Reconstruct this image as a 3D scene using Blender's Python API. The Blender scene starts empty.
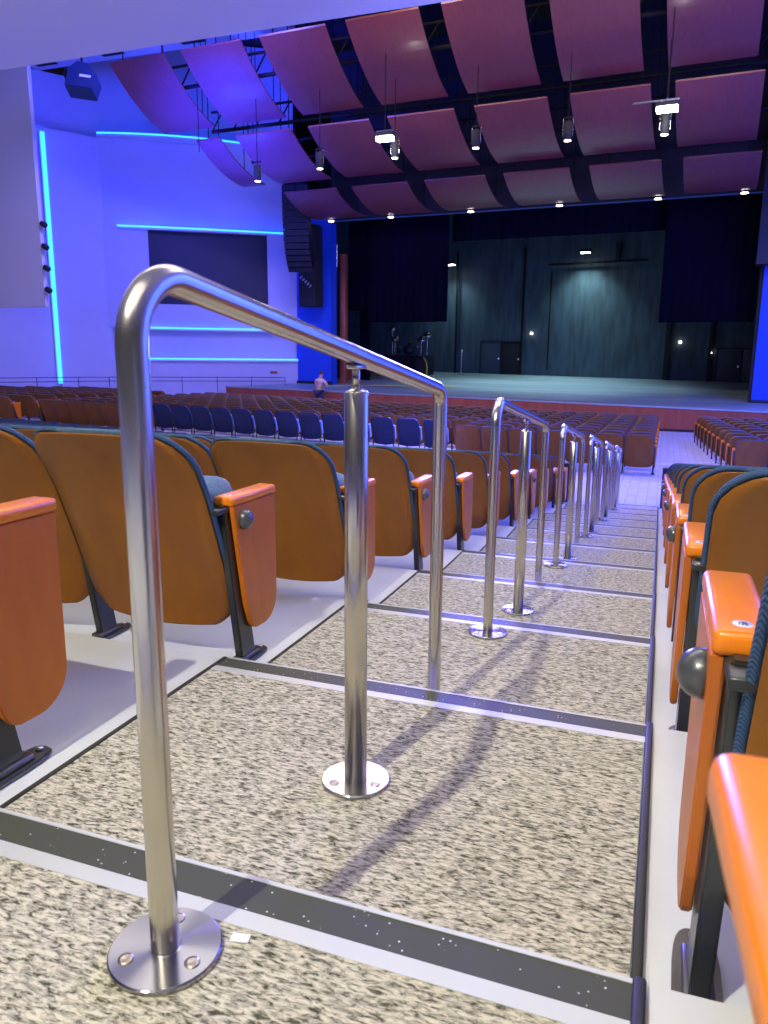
import bpy, bmesh, math, random
from mathutils import Vector, Matrix
random.seed(7)
PI = math.pi
sc = bpy.context.scene
COL = sc.collection

# ------------------------------------------------------------------ materials
def lin(c): return tuple(((x/12.92) if x <= .04045 else ((x+.055)/1.055)**2.4) for x in c)
def new_mat(name):
    m = bpy.data.materials.new(name); m.use_nodes = True
    nt = m.node_tree; b = nt.nodes['Principled BSDF']
    return m, nt, b
def mat(name, col, rough=.5, metal=0., coat=0., noise=0., nscale=20., bump=0., bscale=200., stretch=(1,1,1), spec=None, col2=None, lo=.35, hi=.65, detail=4., aniso=0.):
    m, nt, b = new_mat(name)
    b.inputs['Base Color'].default_value = (*col, 1)
    b.inputs['Roughness'].default_value = rough
    b.inputs['Metallic'].default_value = metal
    b.inputs['Coat Weight'].default_value = coat
    b.inputs['Coat Roughness'].default_value = .12
    if aniso: b.inputs['Anisotropic'].default_value = aniso
    if spec is not None: b.inputs['Specular IOR Level'].default_value = spec
    tc = nt.nodes.new('ShaderNodeTexCoord')
    mp = nt.nodes.new('ShaderNodeMapping'); mp.inputs['Scale'].default_value = stretch
    nt.links.new(tc.outputs['Object'], mp.inputs['Vector'])
    if col2 is not None or noise:
        n = nt.nodes.new('ShaderNodeTexNoise'); n.inputs['Scale'].default_value = nscale; n.inputs['Detail'].default_value = detail
        nt.links.new(mp.outputs['Vector'], n.inputs['Vector'])
        r = nt.nodes.new('ShaderNodeValToRGB')
        c2 = col2 if col2 is not None else tuple(x*(1-noise) for x in col)
        r.color_ramp.elements[0].position = lo; r.color_ramp.elements[1].position = hi
        r.color_ramp.elements[0].color = (*c2, 1); r.color_ramp.elements[1].color = (*col, 1)
        nt.links.new(n.outputs['Fac'], r.inputs['Fac']); nt.links.new(r.outputs['Color'], b.inputs['Base Color'])
    if bump:
        n2 = nt.nodes.new('ShaderNodeTexNoise'); n2.inputs['Scale'].default_value = bscale; n2.inputs['Detail'].default_value = 3
        nt.links.new(mp.outputs['Vector'], n2.inputs['Vector'])
        bp = nt.nodes.new('ShaderNodeBump'); bp.inputs['Strength'].default_value = bump; bp.inputs['Distance'].default_value = .01
        nt.links.new(n2.outputs['Fac'], bp.inputs['Height']); nt.links.new(bp.outputs['Normal'], b.inputs['Normal'])
    return m
def emat(name, col, s, base=(.8, .8, .8)):
    m, nt, b = new_mat(name)
    b.inputs['Base Color'].default_value = (*base, 1)
    b.inputs['Emission Color'].default_value = (*col, 1)
    b.inputs['Emission Strength'].default_value = s
    return m

def carpet_mat(name, light, dark, sx, sy, mid=.5, spread=.09):
    m, nt, b = new_mat(name)
    tc = nt.nodes.new('ShaderNodeTexCoord')
    geo = nt.nodes.new('ShaderNodeNewGeometry')
    mp = nt.nodes.new('ShaderNodeMapping'); mp.inputs['Scale'].default_value = (sx, sy, sy)
    nt.links.new(geo.outputs['Position'], mp.inputs['Vector'])
    n = nt.nodes.new('ShaderNodeTexNoise'); n.inputs['Scale'].default_value = 1; n.inputs['Detail'].default_value = 5; n.inputs['Roughness'].default_value = .68
    n.inputs['Distortion'].default_value = .5
    nt.links.new(mp.outputs['Vector'], n.inputs['Vector'])
    r = nt.nodes.new('ShaderNodeValToRGB')
    e = r.color_ramp.elements
    e[0].position = mid-spread; e[0].color = (*dark, 1)
    e[1].position = mid+spread; e[1].color = (*light, 1)
    x = e.new(mid-.01); x.color = (*(a*.5+c*.5 for a, c in zip(light, dark)), 1)
    nt.links.new(n.outputs['Fac'], r.inputs['Fac']); nt.links.new(r.outputs['Color'], b.inputs['Base Color'])
    b.inputs['Roughness'].default_value = .95; b.inputs['Specular IOR Level'].default_value = .1
    bp = nt.nodes.new('ShaderNodeBump'); bp.inputs['Strength'].default_value = .6; bp.inputs['Distance'].default_value = .006
    nt.links.new(n.outputs['Fac'], bp.inputs['Height']); nt.links.new(bp.outputs['Normal'], b.inputs['Normal'])
    return m

def grit_mat():
    m, nt, b = new_mat('black grit strip')
    geo = nt.nodes.new('ShaderNodeNewGeometry')
    v = nt.nodes.new('ShaderNodeTexVoronoi'); v.inputs['Scale'].default_value = 90
    nt.links.new(geo.outputs['Position'], v.inputs['Vector'])
    r = nt.nodes.new('ShaderNodeValToRGB'); e = r.color_ramp.elements
    e[0].position = .10; e[0].color = (.75, .78, .7, 1); e[1].position = .17; e[1].color = (.055, .062, .04, 1)
    # only some cells get a sparkle, painted in as pale colour
    r2 = nt.nodes.new('ShaderNodeValToRGB'); r2.color_ramp.elements[0].position = .58; r2.color_ramp.elements[1].position = .62
    sp = nt.nodes.new('ShaderNodeSeparateColor'); nt.links.new(v.outputs['Color'], sp.inputs['Color'])
    nt.links.new(sp.outputs[0], r2.inputs['Fac'])
    mx = nt.nodes.new('ShaderNodeMixRGB'); mx.inputs['Color1'].default_value = (.055, .062, .04, 1)
    nt.links.new(v.outputs['Distance'], r.inputs['Fac']); nt.links.new(r.outputs['Color'], mx.inputs['Color2'])
    nt.links.new(r2.outputs['Color'], mx.inputs['Fac']); nt.links.new(mx.outputs['Color'], b.inputs['Base Color'])
    b.inputs['Roughness'].default_value = .55
    return m

def tile_mat(name, c1, c2, scale):
    m, nt, b = new_mat(name)
    geo = nt.nodes.new('ShaderNodeNewGeometry')
    br = nt.nodes.new('ShaderNodeTexBrick'); br.offset = 0; br.inputs['Scale'].default_value = scale
    br.inputs['Color1'].default_value = (*c1, 1); br.inputs['Color2'].default_value = (*(x*.85 for x in c1), 1); br.inputs['Mortar'].default_value = (*c2, 1)
    br.inputs['Mortar Size'].default_value = .03; br.inputs['Brick Width'].default_value = .5; br.inputs['Row Height'].default_value = .5
    nt.links.new(geo.outputs['Position'], br.inputs['Vector'])
    nt.links.new(br.outputs['Color'], b.inputs['Base Color']); b.inputs['Roughness'].default_value = .9
    return m

def wood_mat(name, c1, c2, rough=.35, coat=.3, sc_=(2, 2, 14), k=3.):
    m, nt, b = new_mat(name)
    tc = nt.nodes.new('ShaderNodeTexCoord'); mp = nt.nodes.new('ShaderNodeMapping'); mp.inputs['Scale'].default_value = sc_
    nt.links.new(tc.outputs['Object'], mp.inputs['Vector'])
    n = nt.nodes.new('ShaderNodeTexNoise'); n.inputs['Scale'].default_value = k; n.inputs['Detail'].default_value = 6; n.inputs['Roughness'].default_value = .6; n.inputs['Distortion'].default_value = .3
    nt.links.new(mp.outputs['Vector'], n.inputs['Vector'])
    r = nt.nodes.new('ShaderNodeValToRGB'); e = r.color_ramp.elements
    e[0].position = .3; e[0].color = (*c2, 1); e[1].position = .7; e[1].color = (*c1, 1)
    nt.links.new(n.outputs['Fac'], r.inputs['Fac']); nt.links.new(r.outputs['Color'], b.inputs['Base Color'])
    b.inputs['Roughness'].default_value = rough; b.inputs['Coat Weight'].default_value = coat; b.inputs['Coat Roughness'].default_value = .15
    return m

def weave_mat(name, c1, c2, scale=260):
    m, nt, b = new_mat(name)
    tc = nt.nodes.new('ShaderNodeTexCoord')
    ck = nt.nodes.new('ShaderNodeTexNoise'); ck.inputs['Scale'].default_value = scale; ck.inputs['Detail'].default_value = 2
    nt.links.new(tc.outputs['Object'], ck.inputs['Vector'])
    r = nt.nodes.new('ShaderNodeValToRGB'); e = r.color_ramp.elements
    e[0].position = .4; e[0].color = (*c2, 1); e[1].position = .6; e[1].color = (*c1, 1)
    nt.links.new(ck.outputs['Fac'], r.inputs['Fac']); nt.links.new(r.outputs['Color'], b.inputs['Base Color'])
    b.inputs['Roughness'].default_value = .85; b.inputs['Sheen Weight'].default_value = .3
    bp = nt.nodes.new('ShaderNodeBump'); bp.inputs['Strength'].default_value = .5; bp.inputs['Distance'].default_value = .003
    nt.links.new(ck.outputs['Fac'], bp.inputs['Height']); nt.links.new(bp.outputs['Normal'], b.inputs['Normal'])
    return m

def piping_mat():
    m, nt, b = new_mat('braided blue piping')
    tc = nt.nodes.new('ShaderNodeTexCoord')
    w = nt.nodes.new('ShaderNodeTexWave'); w.bands_direction = 'DIAGONAL'; w.inputs['Scale'].default_value = 150
    nt.links.new(tc.outputs['Object'], w.inputs['Vector'])
    r = nt.nodes.new('ShaderNodeValToRGB'); e = r.color_ramp.elements
    e[0].position = .25; e[0].color = (.018, .05, .12, 1); e[1].position = .8; e[1].color = (.06, .15, .30, 1)
    nt.links.new(w.outputs['Fac'], r.inputs['Fac']); nt.links.new(r.outputs['Color'], b.inputs['Base Color'])
    bp = nt.nodes.new('ShaderNodeBump'); bp.inputs['Strength'].default_value = .6; bp.inputs['Distance'].default_value = .002
    nt.links.new(w.outputs['Fac'], bp.inputs['Height']); nt.links.new(bp.outputs['Normal'], b.inputs['Normal'])
    b.inputs['Roughness'].default_value = .7
    return m

def brushed_mat():
    m, nt, b = new_mat('brushed stainless steel')
    tc = nt.nodes.new('ShaderNodeTexCoord'); mp = nt.nodes.new('ShaderNodeMapping'); mp.inputs['Scale'].default_value = (8, 8, 160)
    nt.links.new(tc.outputs['Object'], mp.inputs['Vector'])
    n = nt.nodes.new('ShaderNodeTexNoise'); n.inputs['Scale'].default_value = 6; n.inputs['Detail'].default_value = 4
    nt.links.new(mp.outputs['Vector'], n.inputs['Vector'])
    r = nt.nodes.new('ShaderNodeMapRange'); r.inputs['To Min'].default_value = .20; r.inputs['To Max'].default_value = .34
    b.inputs['Roughness'].default_value = .24; b.inputs['Anisotropic'].default_value = .3
    b.inputs['Metallic'].default_value = 1; b.inputs['Base Color'].default_value = (.66, .62, .53, 1)
    return m

def radial_metal():
    # machined plate: turned finish gives radial streaks
    m, nt, b = new_mat('machined steel plate')
    b.inputs['Metallic'].default_value = 1; b.inputs['Roughness'].default_value = .24; b.inputs['Base Color'].default_value = (.40, .40, .41, 1)
    b.inputs['Anisotropic'].default_value = .92; b.inputs['Anisotropic Rotation'].default_value = .25
    tg = nt.nodes.new('ShaderNodeTangent'); tg.direction_type = 'RADIAL'; tg.axis = 'Z'
    nt.links.new(tg.outputs['Tangent'], b.inputs['Tangent'])
    return m

M = {}
M['steel'] = brushed_mat()
M['plate'] = radial_metal()
M['screw'] = mat('countersunk screw', (.55, .5, .38), .35, 1)
M['carpet'] = carpet_mat('heathered beige carpet', (.68, .655, .49), (.075, .075, .045), 50, 150, .485, .105)
M['floorcarpet'] = tile_mat('grey patterned carpet', (.50, .50, .58), (.36, .36, .44), 3.0)
M['concrete'] = mat('sealed pale concrete', (.70, .74, .70), .42, noise=.16, nscale=2.2, bump=.03, bscale=60)
M['grit'] = grit_mat()
M['alu'] = mat('satin aluminium', (.62, .66, .62), .45, .35)
M['rubber'] = mat('dark rubber edging', (.028, .030, .022), .55)
M['shell'] = wood_mat('stained ply seat back', (.32, .118, .001), (.25, .082, .001), .5, .12, (3, 3, 1), 2)
M['arm'] = wood_mat('orange lacquered armrest', (.95, .27, .002), (.85, .215, .002), .3, .22, (3, 1, 3), 6)
M['panel'] = wood_mat('orange wood end panel', (.66, .185, .003), (.57, .145, .002), .42, .2, (4, 4, 1), 4)
M['cloth'] = weave_mat('blue grey seat cloth', (.10, .20, .30), (.04, .09, .15))
M['piping'] = piping_mat()
M['blacksteel'] = mat('dark painted steel', (.035, .04, .035), .33, .2, coat=.2)
M['castiron'] = mat('cast foot plate', (.12, .12, .11), .3, .7)
M['bolt'] = mat('zinc bolt', (.6, .6, .58), .3, 1)
M['pan'] = mat('dark seat pan', (.03, .035, .035), .5)
M['dome'] = mat('grey aisle light cap', (.10, .11, .11), .28, .4, coat=.5)
M['disc'] = mat('white seat number disc', (.72, .72, .82), .4)
M['ink'] = mat('dark ink', (.02, .03, .05), .5)
M['navy'] = mat('navy vinyl seat cover', (.012, .03, .10), .5, noise=.2)
M['wall'] = mat('smooth white wall', (.55, .56, .72), .6, noise=.03, nscale=1.5)
M['soffit'] = mat('smooth soffit plaster', (.72, .70, .74), .6)
M['grey'] = mat('pale grey wall panel', (.62, .60, .62), .65)
M['bluewall'] = mat('saturated blue wall', (.008, .075, .62), .6)  # one even saturated blue for the walls flanking the stage
M['screen'] = mat('dark projection screen', (.006, .007, .022), .5)
M['led'] = emat('blue LED strip', (.006, .12, 1.0), 8.5, (.3, .4, .8))
M['leddim'] = emat('faint blue LED line', (.03, .15, 1.0), .12, (.02, .03, .1))
M['ledcap'] = mat('LED cove lip', (.7, .7, .8), .5)
M['black'] = mat('flat black paint', (.012, .013, .018), .8)
M['blackpipe'] = mat('black pipe', (.008, .008, .011), .7, spec=.2)
M['cloud'] = wood_mat('cherry veneer ceiling panel', (.20, .050, .060), (.155, .036, .045), .42, .2, (5, .7, 1), 3)
M['drape'] = mat('midnight stage drape', (.003, .004, .016), .95, spec=.1, noise=.3, nscale=3, stretch=(3, 3, .2))
M['backwall'] = mat('dark teal stage wall', (.05, .095, .115), .7, noise=.45, nscale=1.2, stretch=(3, 3, .5))
M['deck'] = mat('painted stage deck', (.34, .46, .47), .4, noise=.35, nscale=.5, stretch=(.4, 2.5, 1), detail=6)
M['cherry'] = wood_mat('red cherry stage front', (.40, .105, .050), (.29, .065, .03), .4, .2, (1.2, 1.2, .3), 4)
M['base'] = mat('black base trim', (.015, .015, .015), .5)
M['lamp'] = emat('lit lamp lens', (1, .97, .85), 30)
M['lampsoft'] = emat('glowing downlight lens', (1, .9, .75), 12)
M['skin'] = mat('skin', (.55, .32, .22), .5)
M['shirt'] = mat('pink plaid shirt', (.95, .88, .62), .8, col2=(.8, .45, .45), nscale=14)
M['jeans'] = mat('dark jeans', (.03, .04, .08), .8)
M['hair'] = mat('brown hair', (.12, .06, .03), .7)
M['chrome'] = mat('chrome stand', (.7, .7, .75), .2, 1)
M['yellow'] = mat('yellow cable', (.7, .55, .05), .5)
M['drum'] = mat('dark drum shell', (.03, .03, .035), .25)
M['door'] = mat('dark stage door', (.03, .06, .075), .6)
M['paper'] = mat('white paper scrap', (.8, .8, .8), .7)

# ------------------------------------------------------------------ mesh helpers
class MB:
    def __init__(s): s.v = []; s.f = []; s.m = []; s.mats = []; s.sm = []
    def mi(s, m):
        if m not in s.mats: s.mats.append(m)
        return s.mats.index(m)
    def add(s, vs, fs, m, smooth=False, T=None):
        o = len(s.v); k = s.mi(m)
        for p in vs:
            p = Vector(p)
            s.v.append(T @ p if T is not None else p)
        for f in fs: s.f.append([i+o for i in f]); s.m.append(k); s.sm.append(smooth)
        return s
    def box(s, x0, x1, y0, y1, z0, z1, m, bevel=0., T=None, seg=2):
        if not bevel:
            vs = [(x, y, z) for x in (x0, x1) for y in (y0, y1) for z in (z0, z1)]
            return s.add(vs, [(0, 1, 3, 2), (4, 6, 7, 5), (0, 4, 5, 1), (2, 3, 7, 6), (0, 2, 6, 4), (1, 5, 7, 3)], m, False, T)
        bm = bmesh.new(); bmesh.ops.create_cube(bm, size=1)
        for v in bm.verts: v.co = Vector(((x0+x1)/2+v.co.x*(x1-x0), (y0+y1)/2+v.co.y*(y1-y0), (z0+z1)/2+v.co.z*(z1-z0)))
        bmesh.ops.bevel(bm, geom=bm.edges[:], offset=bevel, segments=seg, affect='EDGES', profile=.5)
        s.frombm(bm, m, True, T); bm.free(); return s
    def frombm(s, bm, m, smooth, T=None):
        bm.verts.index_update()
        s.add([v.co.copy() for v in bm.verts], [[v.index for v in f.verts] for f in bm.faces], m, smooth, T)
    def tube(s, pts, r, m, n=12, caps=True, radii=None, closed=False):
        pts = [Vector(p) for p in pts]; N = len(pts); rings = []
        prev = None
        for i, p in enumerate(pts):
            a = pts[(i-1) % N] if (i > 0 or closed) else p
            b = pts[(i+1) % N] if (i < N-1 or closed) else p
            d = (b-a).normalized()
            if prev is None:
                q = Vector((0, 0, 1)) if abs(d.z) < .9 else Vector((1, 0, 0))
                e1 = d.cross(q).normalized()
            else:
                e1 = (prev - d*prev.dot(d)).normalized()
            e2 = d.cross(e1); prev = e1
            rr = radii[i] if radii else r
            rings.append([p+e1*(rr*math.cos(2*PI*k/n))+e2*(rr*math.sin(2*PI*k/n)) for k in range(n)])
        vs = [q for ring in rings for q in ring]; fs = []
        for i in range(N if closed else N-1):
            j = (i+1) % N
            for k in range(n):
                l = (k+1) % n; fs.append((i*n+k, i*n+l, j*n+l, j*n+k))
        s.add(vs, fs, m, True)
        if caps and not closed:
            s.add(rings[0], [list(range(n))[::-1]], m); s.add(rings[-1], [list(range(n))], m)
        return s
    def lathe(s, prof, m, n=24, T=None, smooth=True):
        vs = []; fs = []
        for (r, z) in prof: vs += [(r*math.cos(2*PI*k/n), r*math.sin(2*PI*k/n), z) for k in range(n)]
        for i in range(len(prof)-1):
            for k in range(n):
                l = (k+1) % n; fs.append((i*n+k, i*n+l, (i+1)*n+l, (i+1)*n+k))
        fs.append(list(range(n))[::-1]); fs.append([(len(prof)-1)*n+k for k in range(n)])
        return s.add(vs, fs, m, smooth, T)
    def prism(s, poly, d0, d1, axis, m, bevel=0., T=None):
        """poly = list of 2D points; extruded along axis from d0 to d1"""
        def P(a, b, d): return {'x': (d, a, b), 'y': (a, d, b), 'z': (a, b, d)}[axis]
        n = len(poly); vs = [P(a, b, d0) for a, b in poly]+[P(a, b, d1) for a, b in poly]
        fs = [list(range(n))[::-1], list(range(n, 2*n))]+[(i, (i+1) % n, n+(i+1) % n, n+i) for i in range(n)]
        if bevel:
            bm = bmesh.new(); bv = [bm.verts.new(v) for v in vs]
            for f in fs: bm.faces.new([bv[i] for i in f])
            bmesh.ops.recalc_face_normals(bm, faces=bm.faces[:])
            ed = [e for e in bm.edges if len(e.link_faces) == 2 and e.calc_face_angle(0) > .9]
            bmesh.ops.bevel(bm, geom=ed, offset=bevel, segments=2, affect='EDGES')
            s.frombm(bm, m, False, T); bm.free(); return s
        return s.add(vs, fs, m, False, T)
    def mesh(s, name):
        me = bpy.data.meshes.new(name)
        me.from_pydata([tuple(v) for v in s.v], [], s.f)
        for m in s.mats: me.materials.append(m)
        for i, p in enumerate(me.polygons): p.material_index = s.m[i]; p.use_smooth = s.sm[i]
        bm = bmesh.new(); bm.from_mesh(me); bmesh.ops.recalc_face_normals(bm, faces=bm.faces[:]); bm.to_mesh(me); bm.free()
        me.update(); return me
    def build(s, name, parent=None, loc=None, rz=None):
        o = bpy.data.objects.new(name, s.mesh(name)); COL.objects.link(o)
        if parent is not None: o.parent = parent
        if loc is not None: o.location = loc
        if rz is not None: o.rotation_euler = (0, 0, rz)
        return o
def tag(o, label, cat, group=None, kind=None):
    o['label'] = label; o['category'] = cat
    if group: o['group'] = group
    if kind: o['kind'] = kind
    return o
def empty(name, loc=(0, 0, 0), rz=0.):
    o = bpy.data.objects.new(name, None); COL.objects.link(o); o.empty_display_size = .1
    o.location = loc; o.rotation_euler = (0, 0, rz); return o
def struct(o): o['kind'] = 'structure'; return o
def obj_from(me, name, parent=None):
    o = bpy.data.objects.new(name, me); COL.objects.link(o)
    if parent is not None: o.parent = parent
    return o
KIDS = {}
def reg(o):
    if o.parent is not None: KIDS.setdefault(o.parent.name, []).append(o)
    return o
def copy_tree(o, loc, rz):
    r = o.copy(); COL.objects.link(r); r.location = loc; r.rotation_euler = (0, 0, rz)
    for k in ('label', 'group', 'category'):
        if k in r: del r[k]
    for ch in KIDS.get(o.name, []):
        c = ch.copy(); COL.objects.link(c); c.parent = r
        for g in KIDS.get(ch.name, []):
            d = g.copy(); COL.objects.link(d); d.parent = c
    return r
ONES = ['', 'first', 'second', 'third', 'fourth', 'fifth', 'sixth', 'seventh', 'eighth', 'ninth', 'tenth', 'eleventh', 'twelfth', 'thirteenth', 'fourteenth', 'fifteenth', 'sixteenth', 'seventeenth', 'eighteenth', 'nineteenth']
TENS = {20: 'twent', 30: 'thirt', 40: 'fort'}
def ordn(n):
    if n < 20: return ONES[n]
    t = n//10*10
    return TENS[t]+'ieth' if n == t else TENS[t]+'y-'+ONES[n-t]

# ------------------------------------------------------------------ site data
R_, T_, YN = .12795, 1.02631, .91671
XL, XR, XP = -1.2335, .0227, -.5829
def Y0(k): return YN+(k-1)*T_
def Zk(k): return -k*R_
FC = Vector((-1., 56.7))           # centre of the fan of rows
PHI = .0564
def S(u, v, z=0.): return Vector((u*math.cos(PHI)+v*math.sin(PHI), -u*math.sin(PHI)+v*math.cos(PHI), z))
MS = Matrix.Rotation(-PHI, 4, 'Z')   # stage frame

# ------------------------------------------------------------------ floors
def arcpt(Y, X):  # point on the row arc that crosses x=-1 at Y
    r = FC.y-Y; return FC.y-math.sqrt(max(r*r-(X-FC.x)**2, .01))
fl = MB(); XS = [x for x in [-19, -16, -13, -10, -8, -6, -4.5, -3, -2, XL, -.6, XR, 1, 2, 3.5, 5, 7]]
for k in range(-3, 12):
    ya, yb = Y0(k), Y0(k+1)
    if k == 11: yb = YN+11*T_
    z = Zk(k); zl = Zk(k+1) if k < 11 else Zk(12)
    vs = []; fs = []
    for X in XS:
        a, b = arcpt(ya, X), arcpt(yb, X)
        vs += [(X, a, z), (X, b, z), (X, b, zl)]
    for i in range(len(XS)-1):
        fs += [(3*i, 3*i+3, 3*i+4, 3*i+1), (3*i+1, 3*i+4, 3*i+5, 3*i+2)]
    fl.add(vs, fs, M['concrete'])
struct(fl.build('floor'))
def zmain(x, y):
    t = min(1, max(0, (y-12.3)/3.))
    return Zk(12)-max(0, y-15.)*.0165+.0165*max(0, -x)*t
mf = MB(); nx, ny = 44, 22; X0_, X1_, Yb0, Yb1 = -34., 12., 11.9, 33.5
vs = [(X0_+(X1_-X0_)*i/nx, Yb0+(Yb1-Yb0)*j/ny, 0) for j in range(ny+1) for i in range(nx+1)]
vs = [(x, y, zmain(x, y)-(.02 if y < 12.3 else 0)) for x, y, z in vs]
fs = [(j*(nx+1)+i, j*(nx+1)+i+1, (j+1)*(nx+1)+i+1, (j+1)*(nx+1)+i) for j in range(ny) for i in range(nx)]
mf.add(vs, fs, M['floorcarpet'], True)
struct(mf.build('floor'))

# carpet treads, nosings, edge trims
for k in range(0, 12):
    ya, yb = Y0(k), Y0(k+1)
    if k == 0: ya = -1.2
    c = MB(); c.box(XL+.006, XR-.006, ya+.002, yb-.097, Zk(k)-.001, Zk(k)+.006, M['carpet'])
    o = c.build('carpet_tread')
    n_ = 'nearest' if k == 0 else ordn(k+1)
    tag(o, f'heathered beige carpet on the {n_} aisle step going down' if k else 'heathered beige carpet on the nearest aisle step, at the bottom of the photo', 'carpet', 'carpeted aisle steps')
    e = empty('stair_nosing', (XL, yb, Zk(k)))
    L_ = XR-XL
    a = MB(); a.box(0, L_, -.097, -.066, -.001, .007, M['alu']); a.box(0, L_, -.004, .004, -.03, .0075, M['alu']); a.box(-.002, L_, -.066, -.004, -.001, .004, M['rubber'])
    a.build('metal_strip', e)
    g = MB(); g.box(0, L_, -.0655, -.0045, .004, .0066, M['grit']); g.build('grit_insert', e)
    tag(e, f'black grit stair nosing with pale metal edge on the {n_} aisle step down', 'stair nosing', 'stair nosings down the aisle')
    # dark edge trim on the right and thin on the left
    w = MB(); w.box(XR-.004, XR+.013, ya+.004, yb-.002, Zk(k)-.001, Zk(k)+.020, M['rubber'], .004)
    o = w.build('carpet_edge_strip'); tag(o, f'dark rubber edging along the right side of the {n_} carpeted step', 'edging', 'rubber edging right of the steps')
    w = MB(); w.box(XL-.006, XL+.006, ya+.004, yb-.002, Zk(k)-.001, Zk(k)+.009, M['rubber'])
    o = w.build('carpet_edge_strip'); tag(o, f'thin dark edging along the left side of the {n_} carpeted step', 'edging', 'thin edging left of the steps')
pp = MB(); pp.box(-.013, .013, -.008, .008, 0, .001, M['paper']); o = pp.build('paper_scrap', None, (-.500, .80, .0075), .2)
tag(o, 'tiny white paper scrap on carpet beside the nearest handrail flange', 'paper')

# ------------------------------------------------------------------ handrails
yy = [.74295, 1.42897, 2.04563]; SL = .14311
def make_rail():
    root = empty('handrail', (XP, yy[0], 0))
    r = .0191; rb = .082
    h1 = .9; h3 = .9-SL*(yy[2]-yy[0]); dy = yy[2]-yy[0]
    a = Vector((0, -.0, h1+.010)); b = Vector((0, dy, h3+.006)); d = (b-a).normalized()
    pts = [Vector((0, 0, .004))] + [Vector((0, 0, z)) for z in (.2, .4, .6)]
    # corner arcs
    def arc(c, din, dout, rad):
        ang = math.acos(max(-1, min(1, din.dot(dout)))); t = rad*math.tan(ang/2)
        p0 = c-din*t; p1 = c+dout*t
        nrm = (dout-din*dout.dot(din)).normalized(); ctr = p0+nrm*rad
        return [ctr-nrm*rad*math.cos(ang*i/14)+din*rad*math.sin(ang*i/14) for i in range(15)]
    pts += arc(a, Vector((0, 0, 1)), d, rb)
    pts += [a+(b-a)*t for t in (.3, .5, .7)]
    pts += arc(b, d, Vector((0, 0, -1)), .05)
    pts += [Vector((0, dy, z)) for z in (.45, .2, -2*R_+.004)]
    p = MB(); p.tube(pts, r, M['steel'], 32); reg(p.build('bent_pipe', root))
    ym = yy[1]-yy[0]; zm = .9-SL*ym; zb = -R_
    m = MB(); top = zm-.062; rr = .0245
    m.lathe([(rr, zb+.004), (rr, top-.004), (rr-.003, top), (.009, top+.006)], M['steel'], 36, Matrix.Translation((0, ym, 0)))
    mo = reg(m.build('middle_post', root))
    n = MB(); n.lathe([(.0075, top), (.0075, zm-.012)], M['steel'], 20, Matrix.Translation((0, ym, 0)))
    n.box(-.012, .012, ym-.028, ym+.028, zm-.019, zm-.0115, M['steel'], .003)
    reg(n.build('support_pin', root))
    for (y, z, rf) in ((0, 0, .076), (ym, -R_, .076), (dy, -2*R_, .076)):
        f = MB(); f.lathe([(.02, .006), (rf-.003, .006), (rf, .008), (rf, .0135), (rf-.002, .0155), (.022, .0165), (.020, .017)], M['plate'], 56, None, False)
        fo = reg(f.build('base_flange', root, (0, y, z)))
        for q in range(3):
            an = -PI/2-.75+q*2*PI/3
            s = MB(); s.lathe([(.0105, .0145), (.0105, .0168), (.006, .0172), (.004, .0165)], M['screw'], 16, Matrix.Translation((.052*math.cos(an), .052*math.sin(an), 0)))
            reg(s.build('screw', fo))
    return root
rail0 = make_rail()
for i in range(6):
    loc = (XP, yy[0]+2*T_*i, Zk(2*i))
    r = rail0 if i == 0 else copy_tree(rail0, loc, 0)
    lab = ['nearest and largest brushed steel handrail with three posts, left in the foreground', 'second brushed steel handrail down the aisle steps', 'third brushed steel handrail down the aisle steps', 'fourth brushed steel handrail down the aisle steps', 'fifth brushed steel handrail, last but one down the aisle steps', 'farthest brushed steel handrail at the foot of the aisle steps'][i]
    tag(r, lab, 'handrail', 'steel handrails down the aisle')

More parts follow.
